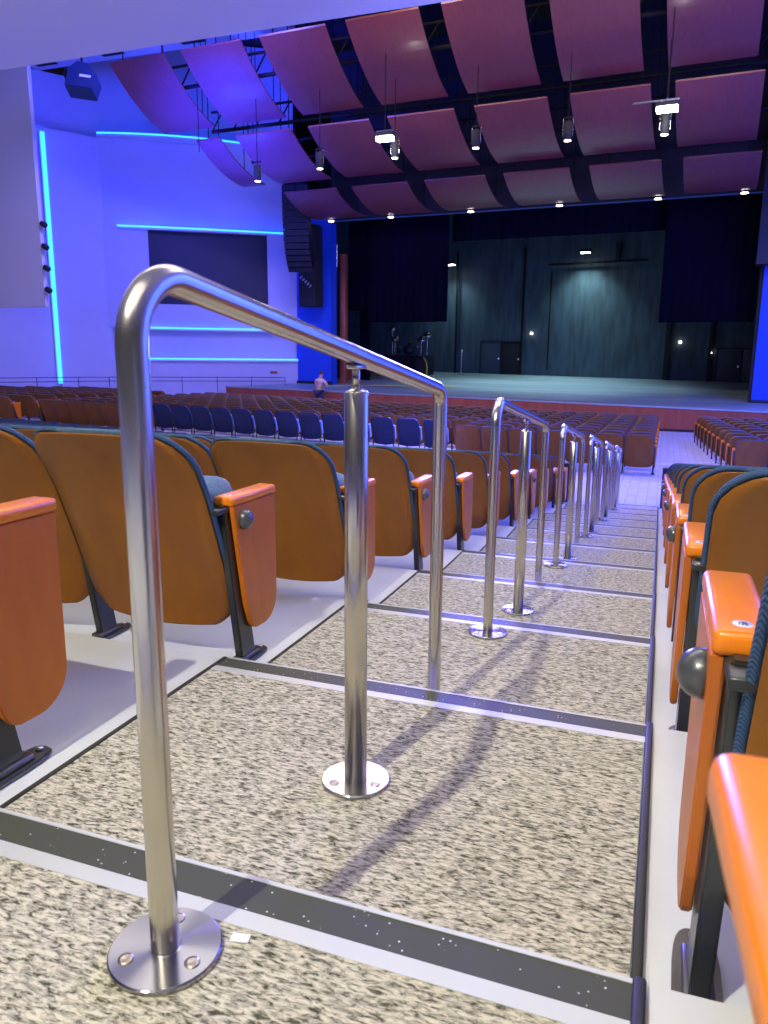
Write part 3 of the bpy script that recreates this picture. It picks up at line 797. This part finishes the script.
# grey bulkhead panel at the far left with spotlights on its edge
w = MB(); SB(w, -25.5, -21.62, 20.35, 20.5, 2.43, 12, M['grey']); struct(w.build('wall_left'))
for q, z in enumerate((5.15, 4.42, 3.72, 3.0)):
    e = empty('spotlight', S(-21.5, 20.4, z), -PHI)
    s = MB(); s.box(-.13, .02, -.03, .03, -.03, .03, M['blackpipe']); s.build('bracket', e)
    s = MB(); s.lathe([(.05, -.11), (.085, -.09), (.10, .10), (.085, .12)], M['black'], 14, Matrix.Rotation(2.0, 4, 'Y') @ Matrix.Translation((0, 0, .02))); s.build('lamp_can', e)
    tag(e, ['topmost', 'second from top', 'third from top', 'lowest'][q]+' small black spotlight on the edge of the grey wall panel', 'spotlight', 'spotlights on the wall panel edge')
# ramp railing in front of the left walls
def railing(fn, s0, s1, n, lab):
    e = empty('ramp_railing', fn(s0, -1.5, 1.3)); iv = Matrix.Translation(-fn(s0, -1.5, 1.3))
    s = MB()
    for z in (-.16, -.33): s.tube([fn(s0, z, 1.3), fn(s1, z, 1.3)], .014, M['blackpipe'], 8)
    s.v = [iv @ v for v in s.v]; s.build('rails', e)
    for i in range(n+1):
        q = s0+(s1-s0)*i/n; s = MB(); s.tube([fn(q, -1.9, 1.3), fn(q, -.16, 1.3)], .014, M['blackpipe'], 8); s.v = [iv @ v for v in s.v]; s.build('post', e)
    tag(e, lab, 'railing')
railing(W, .8, LW, 5, 'thin dark ramp railing along the foot of the screen wall')
railing(W2, 0.2, 7, 4, 'thin dark ramp railing below the vertical LED strip')
s = MB(); wbox(s, 1.0, 1.35, -.0-.02, .1, 0, .02, M['cherry']); o = s.build('wall_sign'); tag(o, 'tiny red mark low on the pale wall by the blue pier', 'sign')

# right side wall (just out of frame, with LED strips added for rail reflections)
w = MB(); w.box(9.0, 9.3, 2, 34, -2.2, 13, M['wall']); struct(w.build('wall_right'))
e = empty('led_strip', (8.95, 18, 3.0)); s = MB()
for z in (-1.4, 0.9): s.box(-.06, .05, -10, 12, z-.05, z+.05, M['led'])
for q in (-9.5, -6, -2, 2, 6, 10): s.box(-.05, .05, q-.17, q+.17, -4.6, 7, M['led'])
s.build('light_strip', e); tag(e, 'unseen blue LED strips added on the right side wall to reflect in the handrails', 'led strip')

# ------------------------------------------------------------------ ceilings
w = MB(); w.box(-14, 9, -6, 7.45, 4.0, 4.5, M['soffit']); struct(w.build('ceiling'))
w = MB(); w.add([(-36, 5, 14.6), (14, 5, 14.6), (14, 50, 14.6), (-36, 50, 14.6)], [(0, 1, 2, 3)], M['black']); struct(w.build('ceiling'))
w = MB(); w.box(-14, 14, 7.6, 8.2, 4.5, 14.6, M['black']); 
# lit beam seen just past the soffit edge
bm_ = MB(); bm_.box(-25.6, -13.7, 20.5, 27.6, 12.4, 12.9, M['wall']); o = bm_.build('ceiling_beam'); tag(o, 'blue-lit white ceiling beam just beyond the soffit edge', 'beam')
for q, xx in enumerate((-25.2, -21.9, -18.2)):
    s = MB(); s.box(xx, xx+1.0, 25.6, 27.2, 12.37, 12.399, M['black']); o = s.build('beam_slot'); tag(o, ['dark lighting slot in the blue-lit beam, leftmost', 'dark lighting slot in the blue-lit beam, middle one', 'dark lighting slot in the blue-lit beam, rightmost'][q], 'lighting slot')
for q, (u, v) in enumerate(((-15, 29.6), (-15, 26.8), (-15, 23.6))):
    s = MB(); s.tube([S(-19, v, 8.9+.5*q), S(6, v, 8.9+.5*q)], .07, M['blackpipe'], 8)
    s.tube([S(-19, v, 9.6+.5*q), S(6, v, 9.6+.5*q)], .05, M['blackpipe'], 8)
    for i in range(26): s.tube([S(-19+i, v, 8.9+.5*q), S(-18.5+i, v, 9.6+.5*q)], .03, M['blackpipe'], 6)
    o = s.build('lighting_truss'); tag(o, ['black truss above the row of ceiling panels nearest the stage', 'black truss above the middle row of ceiling panels', 'black truss above the nearest row of ceiling panels'][q], 'truss', 'black ceiling trusses')

rowsC = {1: (-19.927, 22.314, 10.506, 25.060, 9.000), 2: (-19.709, 24.999, 8.5755, 28.06, 7.575), 3: (-19.509, 28.049, 7.20, 31.0, 6.661)}
PC, WC = 2.9809, 2.3045
rname = {1: 'top (nearest)', 2: 'middle', 3: 'lowest (farthest)'}
cmesh = {}
for r_, (u0, vn, zn, vf, zf) in rowsC.items():
    idxs = {1: range(0, 7), 2: range(0, 7), 3: range(1, 7)}[r_]
    for i in idxs:
        ua, ub = u0+i*PC, u0+i*PC+WC
        if r_ == 2 and i == 0: ua = ub-1.05
        if i == 6: ub += .0
        key = (r_, round(ub-ua, 2))
        if key not in cmesh:
            s = MB(); N = 12; vs = []; Wd = ub-ua
            dv, dz = vf-vn, zf-zn
            for off in (0, .05):
                for k in range(N+1):
                    t = k/N; sagc = -.30*4*t*(1-t)*.8
                    for uu in (0, Wd): vs.append((uu, dv*t, dz*t+sagc+off))
            o2 = 2*(N+1); fs = []
            for k in range(N):
                fs += [(2*k, 2*k+1, 2*k+3, 2*k+2), (o2+2*k, o2+2*k+2, o2+2*k+3, o2+2*k+1), (2*k, 2*k+2, o2+2*k+2, o2+2*k), (2*k+1, o2+2*k+1, o2+2*k+3, 2*k+3)]
            fs += [(0, o2, o2+1, 1), (2*N, 2*N+1, o2+2*N+1, o2+2*N)]
            s.add(vs, fs, M['cloud'], False)
            rods = []
            for (x, t) in ((.3, .12), (Wd-.3, .12), (.3, .88), (Wd-.3, .88)):
                q = MB(); z = dz*t-.30*4*t*(1-t)*.8+.04; q.tube([(x, dv*t, z), (x, dv*t, 14.55-zn)], .018, M['blackpipe'], 6); q.lathe([(.05, 0), (.05, .04)], M['chrome'], 8, Matrix.Translation((x, dv*t, z))); rods.append(q.mesh('hanger_rod'))
            cmesh[key] = (s.mesh('veneer_panel'), rods)
        e = empty('ceiling_panel', S(ua, vn, zn), -PHI)
        obj_from(cmesh[key][0], 'veneer_panel', e)
        for rm in cmesh[key][1]: obj_from(rm, 'hanger_rod', e)
        pos = i+1 if r_ != 3 else i
        tag(e, f'curved cherry ceiling panel, {rname[r_]} row, {ordn(pos)} from the left', 'ceiling panel', 'curved wooden ceiling panels')
# pendant cans
for q, (u, z) in enumerate(((-15.2, 6.75), (-12.76, 6.95), (-10.06, 7.05), (-7.38, 7.1), (-4.61, 7.05), (-1.94, 6.95))):
    e = empty('pendant_light', S(u, 24, z), -PHI)
    s = MB(); s.lathe([(.10, 0), (.115, .01), (.115, .50), (.06, .53)], M['black'], 18); s.build('can', e)
    s = MB(); s.lathe([(.095, -.012), (.095, .0)], M['lampsoft'], 18); s.build('lens', e)
    for sx in (-1, 1):
        s = MB(); s.tube([(sx*.14, 0, .12), (sx*.14, 0, .62)], .012, M['chrome'], 6); s.build('hanger_arm', e)
    s = MB(); s.tube([(0, 0, .52), (0, 0, 14.5-z)], .014, M['blackpipe'], 6); s.box(-.15, .15, -.015, .015, .6, .64, M['blackpipe']); s.build('stem', e)
    tag(e, f'black cylinder pendant light between ceiling panels, {ordn(q+1)} from the left', 'pendant light', 'black pendant lights')
for q, (u, z) in enumerate(((-10.06, 7.39), (-1.85, 7.34))):
    e = empty('work_light', S(u, 23.2, z), -PHI)
    s = MB(); s.box(-.30, .30, -.12, .12, .10, .20, M['black'], .02); s.build('housing', e)
    s = MB(); s.box(-.27, .27, -.11, .11, -.03, .099, M['lamp'], .02); s.build('lens', e)
    s = MB(); s.tube([(0, 0, .2), (0, 0, 14.5-z)], .016, M['blackpipe'], 6); s.box(-.9 if q else -.3, .3, -.02, .02, .24, .28, M['chrome']); s.build('mount', e)
    tag(e, ['glaring white work light hanging left, below middle panels', 'glaring white work light hanging right, among ceiling panels'][q], 'work light', 'glaring work lights')
    L = bpy.data.lights.new('work_light_glow', 'POINT'); L.energy = 60; L.color = (1, .97, .9); L.shadow_soft_size = .2
    o = bpy.data.objects.new('work_light_glow', L); COL.objects.link(o); o.location = S(u, 23.1, z-.25)
for q, u in enumerate((-16.01, -13.19, -9.7, -6.15, -2.56, .32)):
    e = empty('downlight', S(u, 31.1, 6.60), -PHI)
    s = MB(); s.lathe([(.13, 0), (.13, .14), (.05, .2)], M['black'], 16); s.build('can', e)
    s = MB(); s.lathe([(.12, -.02), (.12, -.001)], M['lampsoft'], 16); s.build('lens', e)
    s = MB(); s.tube([(0, 0, .2), (0, 0, 7.9)], .015, M['blackpipe'], 6); s.build('stem', e)
    tag(e, f'small downlight at the stage edge of the ceiling panels, {ordn(q+1)} from the left', 'downlight', 'small downlights above the stage edge')

# hanging speaker at upper left
pj = S(-18.95, 20, 9.14)
e = empty('hanging_loudspeaker', pj, -PHI+.5)
T = Matrix.Rotation(-.35, 4, 'X') @ Matrix.Rotation(.12, 4, 'Y')
s = MB(); s.prism([(-.42, -.40), (.42, -.40), (.48, .1), (.16, .44), (-.16, .5), (-.42, .2)], -.3, .3, 'y', M['navy'], .02, T); s.build('cabinet', e)
s = MB(); s.box(-.02, .32, -.315, -.301, -.05, .03, M['disc'], 0, T); s.build('badge', e)
s = MB(); s.tube([(0, 0, .3), (0, 0, 3.6)], .035, M['blackpipe'], 8); s.box(-.55, -.40, -.2, .2, 0, .3, M['black'], .01, T); s.build('mount_bracket', e)
tag(e, 'dark angular loudspeaker hanging below the soffit at upper left', 'loudspeaker')
pipe([(-17.6, 24, 7.9), (-17.6, 24, 10.2)], .015, 'hanging_cable', 'thin cable hanging below the leftmost ceiling panel', 'cable')

# line array
e = empty('line_array', S(-17.1, 30.0, 7.9), -PHI+.25)
z = 0.; y = 0.; a = 0.
for i in range(14):
    s = MB(); T = Matrix.Translation((0, y, z)) @ Matrix.Rotation(a, 4, 'X')
    s.prism([(-.56, -.235), (.56, -.235), (.56, 0), (-.56, 0)], -.30, .30, 'y', M['screen'], .012, T)
    s.box(-.50, .50, -.306, -.298, -.215, -.02, M['black'], 0, T)
    s.build('array_cabinet', e)
    z -= .248*math.cos(a); y += .248*math.sin(a)*1.0
    a += .02 if i < 6 else .085
s = MB(); s.box(-.5, .5, -.35, .35, .02, .10, M['blackpipe']); s.tube([(0, 0, .1), (0, 0, 6.5)], .03, M['blackpipe'], 8); s.build('flying_frame', e)
tag(e, 'tall curved black line array of loudspeakers hanging by the stage', 'loudspeaker')
e = empty('hanging_subwoofer', S(-17.75, 32.4, 3.1), -PHI)
s = MB(); s.box(-.42, .42, -.4, .4, 0, 3.6, M['black'], .02); s.build('cabinet', e)
s = MB()
for k in range(5): s.tube([(-.3+.12*k, -.45, 1.25-.10*k), (-.15+.12*k, -.5, 1.35-.10*k)], .05, M['chrome'], 8)
s.build('cable_bundle', e)
tag(e, 'black speaker column with silver fittings behind the line array', 'loudspeaker')

# ------------------------------------------------------------------ things on stage
def zd(u, v): return zdeck(u, v)
# riser + drum kit
u0, v0 = -16.8, 41.5
s = MB(); SB(s, u0-.9, u0+.7+.9, v0-.9, v0+1, zd(u0, v0)-.02, zd(u0, v0)+1.1, M['black'], .02); o = s.build('stage_riser'); tag(o, 'black covered riser under the drum kit at stage left', 'platform')
e = empty('drum_kit', S(u0+.4, v0, zd(u0, v0)+1.1), -PHI)
s = MB(); s.lathe([(.28, -.22), (.28, .22)], M['drum'], 20, Matrix.Translation((0, 0, .30)) @ Matrix.Rotation(PI/2, 4, 'X')); s.build('bass_drum', e)
for (tx, tz, tr, th_) in ((-.52, .12, .17, .36), (.12, .60, .13, .16), (.55, .38, .15, .12)):
    s = MB(); s.lathe([(tr, 0), (tr, th_)], M['drum'], 16, Matrix.Translation((tx, -.12, tz))); s.lathe([(tr+.006, th_-.02), (tr+.006, th_+.005)], M['chrome'], 16, Matrix.Translation((tx, -.12, tz))); s.build('tom_drum', e)
for (x, y, z, rr) in ((-.85, 0, .95, .24), (.8, -.1, .9, .24), (1.05, .2, 1.15, .26), (-1.1, .2, 1.5, .2)):
    s = MB(); s.lathe([(rr, 0), (.03, .03)], M['chrome'], 18, Matrix.Translation((x, y, z)) @ Matrix.Rotation(.9, 4, 'X')); c = s.build('cymbal', e)
    s = MB(); s.tube([(x, y, .0), (x, y, z)], .014, M['chrome'], 6); s.build('cymbal_stand', e)
tag(e, 'drum kit with shining cymbals at stage left', 'drum kit')
u, v = -15.1, 40.
s = MB(); SB(s, u-.25, u+.35, v-.3, v+.3, zd(u, v)-.01, zd(u, v)+1.0, M['black'], .02); SB(s, u-.28, u+.38, v-.33, v+.33, zd(u, v)+1.0, zd(u, v)+1.06, M['blackpipe']); o = s.build('road_case'); tag(o, 'black upright case on stage with yellow cable at its side', 'case')
pipe([(u+.5, v-.4, zd(u, v)+.02), (u+.55, v-.4, zd(u, v)+.5), (u+.48, v-.35, zd(u, v)+.8), (u+.3, v-.3, zd(u, v)+1.08)], .03, 'yellow_cable', 'yellow cable hanging down beside the black case', 'cable', 'yellow')
pts = [(-17.0+.5*i, 31.8+.32*i+.35*math.sin(i*.5), 0) for i in range(12)]
pipe([(a_, b_, zdeck(a_, b_)+.015) for a_, b_, c_ in pts], .02, 'floor_cable', 'thin yellow cable lying across the left of the stage floor', 'cable', 'yellow')
e = empty('microphone_stand', S(-13.7, 43, zd(-13.7, 43)), -PHI)
s = MB(); s.lathe([(.16, 0), (.16, .03), (.02, .05)], M['chrome'], 16); s.build('base', e)
s = MB(); s.tube([(0, 0, .03), (0, 0, 1.3)], .022, M['chrome'], 8); s.build('pole', e)
s = MB(); s.tube([(0, 0, 1.3), (.05, -.05, 1.42)], .045, M['disc'], 8); s.build('microphone', e)
tag(e, 'pale microphone stand standing near the back of the stage', 'microphone stand')

# ------------------------------------------------------------------ person leaning on the stage
def skin_obj(name, joints, edges, m, parent, sub=2):
    me = bpy.data.meshes.new(name); me.from_pydata([j[0] for j in joints], edges, []); me.materials.append(m)
    o = bpy.data.objects.new(name, me); COL.objects.link(o)
    if parent is not None: o.parent = parent
    md = o.modifiers.new('skin', 'SKIN'); me.skin_vertices or None
    for i, j in enumerate(joints):
        sv = me.skin_vertices[0].data[i]; sv.radius = (j[1], j[1]); sv.use_root = (i == 0)
    md.use_smooth_shade = True
    ss = o.modifiers.new('sub', 'SUBSURF'); ss.levels = sub; ss.render_levels = sub
    return o
pl_ = S(-15.75, 29.35, 0); pz = zmain(pl_.x, pl_.y)
PE = empty('person', (pl_.x, pl_.y, pz), -PHI)
HH = 1.0
J = [((0, 0, .95), .14), ((0, .03, 1.15), .13), ((0, .10, 1.35), .15), ((0, .17, 1.47), .07), ((0, .24, 1.56), .085), ((0, .27, 1.66), .09), ((0, .27, 1.72), .06),
     ((-.19, .12, 1.38), .065), ((-.26, .26, 1.15), .048), ((-.16, .50, 1.08), .038), ((-.12, .58, 1.08), .03),
     ((.19, .12, 1.38), .065), ((.27, .26, 1.15), .048), ((.16, .50, 1.08), .038), ((.12, .58, 1.08), .03),
     ((-.10, 0, .86), .09), ((-.11, .02, .48), .062), ((-.12, -.04, .09), .042), ((-.12, .08, .04), .04),
     ((.10, 0, .86), .09), ((.12, .06, .48), .062), ((.13, .02, .09), .042), ((.13, .14, .04), .04)]
ED = [(0, 1), (1, 2), (2, 3), (3, 4), (4, 5), (5, 6), (2, 7), (7, 8), (8, 9), (9, 10), (2, 11), (11, 12), (12, 13), (13, 14), (0, 15), (15, 16), (16, 17), (17, 18), (0, 19), (19, 20), (20, 21), (21, 22)]
skin_obj('body', J, ED, M['skin'], PE, 1)
grow = lambda idx, g: [(J[i][0], J[i][1]+g) for i in idx]
skin_obj('shirt', grow([1, 2, 7, 8, 11, 12, 0, 3], .018)[:-1]+[(J[9][0], .052), (J[13][0], .052)], [(0, 1), (1, 2), (2, 3), (1, 4), (4, 5), (0, 6), (3, 7), (5, 8)], M['shirt'], PE, 1)
skin_obj('trousers', grow([0, 15, 16, 17, 19, 20, 21], .02), [(0, 1), (1, 2), (2, 3), (0, 4), (4, 5), (5, 6)], M['jeans'], PE, 1)
s = MB(); s.lathe([(.098*math.cos(a), .11*math.sin(a)) for a in [-.2+(PI/2+.18)*i/7 for i in range(8)]], M['hair'], 14, Matrix.Translation((0, .255, 1.665)) @ Matrix.Rotation(.25, 4, 'X')); s.build('hair', PE)
tag(PE, 'person in pink shirt and dark trousers leaning on the stage front, back to camera', 'person')

# ------------------------------------------------------------------ lights
def area(loc, target, size, energy, col, sy=None, name='area_light'):
    L = bpy.data.lights.new(name, 'AREA'); L.energy = energy; L.color = col; L.size = size
    if sy: L.shape = 'RECTANGLE'; L.size_y = sy
    o = bpy.data.objects.new(name, L); COL.objects.link(o); o.location = loc
    d_ = Vector(target)-Vector(loc); o.rotation_euler = d_.to_track_quat('-Z', 'Y').to_euler(); return o
def spot(loc, target, energy, col, size, blend=.4, soft=.06):
    L = bpy.data.lights.new('spot_lamp', 'SPOT'); L.energy = energy; L.color = col; L.spot_size = size; L.spot_blend = blend; L.shadow_soft_size = soft
    o = bpy.data.objects.new('spot_lamp', L); COL.objects.link(o); o.location = loc
    d_ = Vector(target)-Vector(loc); o.rotation_euler = d_.to_track_quat('-Z', 'Y').to_euler(); return o
WARM = (1, .93, .80)
# recessed soffit downlights (key light from behind the camera)
for q, (x, y) in enumerate(((-1.25, -1.7), (1.6, -1.7), (-4.6, -1.2), (-2.6, 4.2), (.6, 4.4), (-6.0, 3.8))):
    e = empty('recessed_downlight', (x, y, 3.999)); s = MB(); s.lathe([(.10, -.012), (.10, 0)], M['lampsoft'], 24); s.build('lens', e); s = MB()
    s.lathe([(.101, -.02), (.125, -.015), (.13, 0)], M['alu'], 24); s.build('trim_ring', e)
    tag(e, ['recessed soffit downlight behind the camera on the left', 'recessed soffit downlight behind the camera on the right', 'recessed soffit downlight far left behind the camera', 'recessed soffit downlight above the raked rows, left of aisle', 'recessed soffit downlight above the raked rows, right of aisle', 'recessed soffit downlight above the raked rows, far left'][q], 'downlight')
spot((-1.25, -1.7, 3.93), (-.4, 1.6, 0), 880, WARM, 1.5, .5, .04)
area((-.6, .3, 3.9), (-.6, 1.5, 0), 3.5, 62, WARM)
area((-1.5, 4.6, 3.9), (-2., 6.0, -1), 4.0, 155, WARM)
area((-5.5, 4.5, 3.9), (-5.5, 7.0, -1), 4.0, 110, WARM)
# house lights over the main floor
for (u, v, en) in ((-14.5, 19, 320), (-9, 19, 560), (-1, 19, 600)): area(tuple(S(u, v, 11.5)), tuple(S(u+1, v+.3, -2)), 2.0, en, (1, .74, .58), name='house_light')
area(tuple(S(-2, 13, 9)), tuple(S(-.5, 15, -2)), 2.5, 260, (.55, .55, 1), name='blue_wash')
BL = (.03, .07, 1.)
area(tuple(S(-14, 19, 11.0)), tuple(S(-24, 29, 4.5)), 2.5, 1400, (.035, .055, 1), name='blue_wash')
area(tuple(S(-12, 22, 2.0)), tuple(S(-22, 31, 3)), 2.0, 150, (.22, .22, 1), name='blue_wash')
area(tuple(S(-19, 25, 4)), tuple(S(-20, 27, 11)), 2.0, 420, (.02, .05, 1), name='blue_wash')
area(tuple(S(6, 14, 7)), tuple(S(-.5, 1, .6)), 5.5, 330, BL, name='blue_wash')
area(tuple(S(-6, 20, 2.6)), tuple(S(-5, 4, 4.0)), 3.0, 3500, (.17, .16, 1), name='blue_wash')
# washes added on the unseen right side wall for blue rail reflections
for y in (5, 10, 16, 23): area((6.6, y, 7.5), (9, y+.5, 1.0), 2.0, 1500, BL, name='blue_wash')
area(tuple(S(-21, 12, 3)), tuple(S(-23, 20.3, 7)), 1.5, 260, (.42, .38, 1), name='blue_wash')  # added lamp, brightens the grey bulkhead panel at far left
spot(tuple(S(-18, 20.5, 2.5)), tuple(S(-17.0, 25.0, 8.8)), 26000, (.02, .03, 1), .95, 1., .4)  # blue spot added from below to tint the left ceiling panels
area(tuple(S(-6, 22, 1.3)), tuple(S(-7, 27, 8)), 6.0, 95, (1, .55, .65), name='panel_uplight')
spot(tuple(S(-8, 37.5, 9)), tuple(S(-8, 38, 0)), 5200, (.6, .88, 1), 1.5, .9, .6)  # spot added above the stage to light its deck

wd = bpy.data.worlds.new('world'); sc.world = wd; wd.use_nodes = True
wd.node_tree.nodes['Background'].inputs[0].default_value = (.55, .55, .8, 1); wd.node_tree.nodes['Background'].inputs[1].default_value = .10

# ------------------------------------------------------------------ camera
yaw, pit, ro, f = .34983, .20079, .00915, 759.475
F = Vector((-math.sin(yaw)*math.cos(pit), math.cos(yaw)*math.cos(pit), -math.sin(pit)))
Rr = Vector((math.cos(yaw), math.sin(yaw), 0)); U = Rr.cross(F)
R2 = Rr*math.cos(ro)+U*math.sin(ro); U2 = -Rr*math.sin(ro)+U*math.cos(ro)
cd = bpy.data.cameras.new('camera'); co = bpy.data.objects.new('camera', cd); COL.objects.link(co)
m = Matrix(((R2.x, U2.x, -F.x, 0), (R2.y, U2.y, -F.y, 0), (R2.z, U2.z, -F.z, .80615), (0, 0, 0, 1)))
co.matrix_world = m
cd.sensor_fit = 'VERTICAL'; cd.sensor_height = 24; cd.lens = f/1024*24; cd.clip_start = .02; cd.clip_end = 200
cd.dof.use_dof = True; cd.dof.focus_distance = 2.6; cd.dof.aperture_fstop = 7.0
sc.camera = co
vs_ = sc.view_settings; vs_.view_transform = 'Standard'; vs_.look = 'None'; vs_.gamma = 1; vs_.use_curve_mapping = False; vs_.exposure = 0.
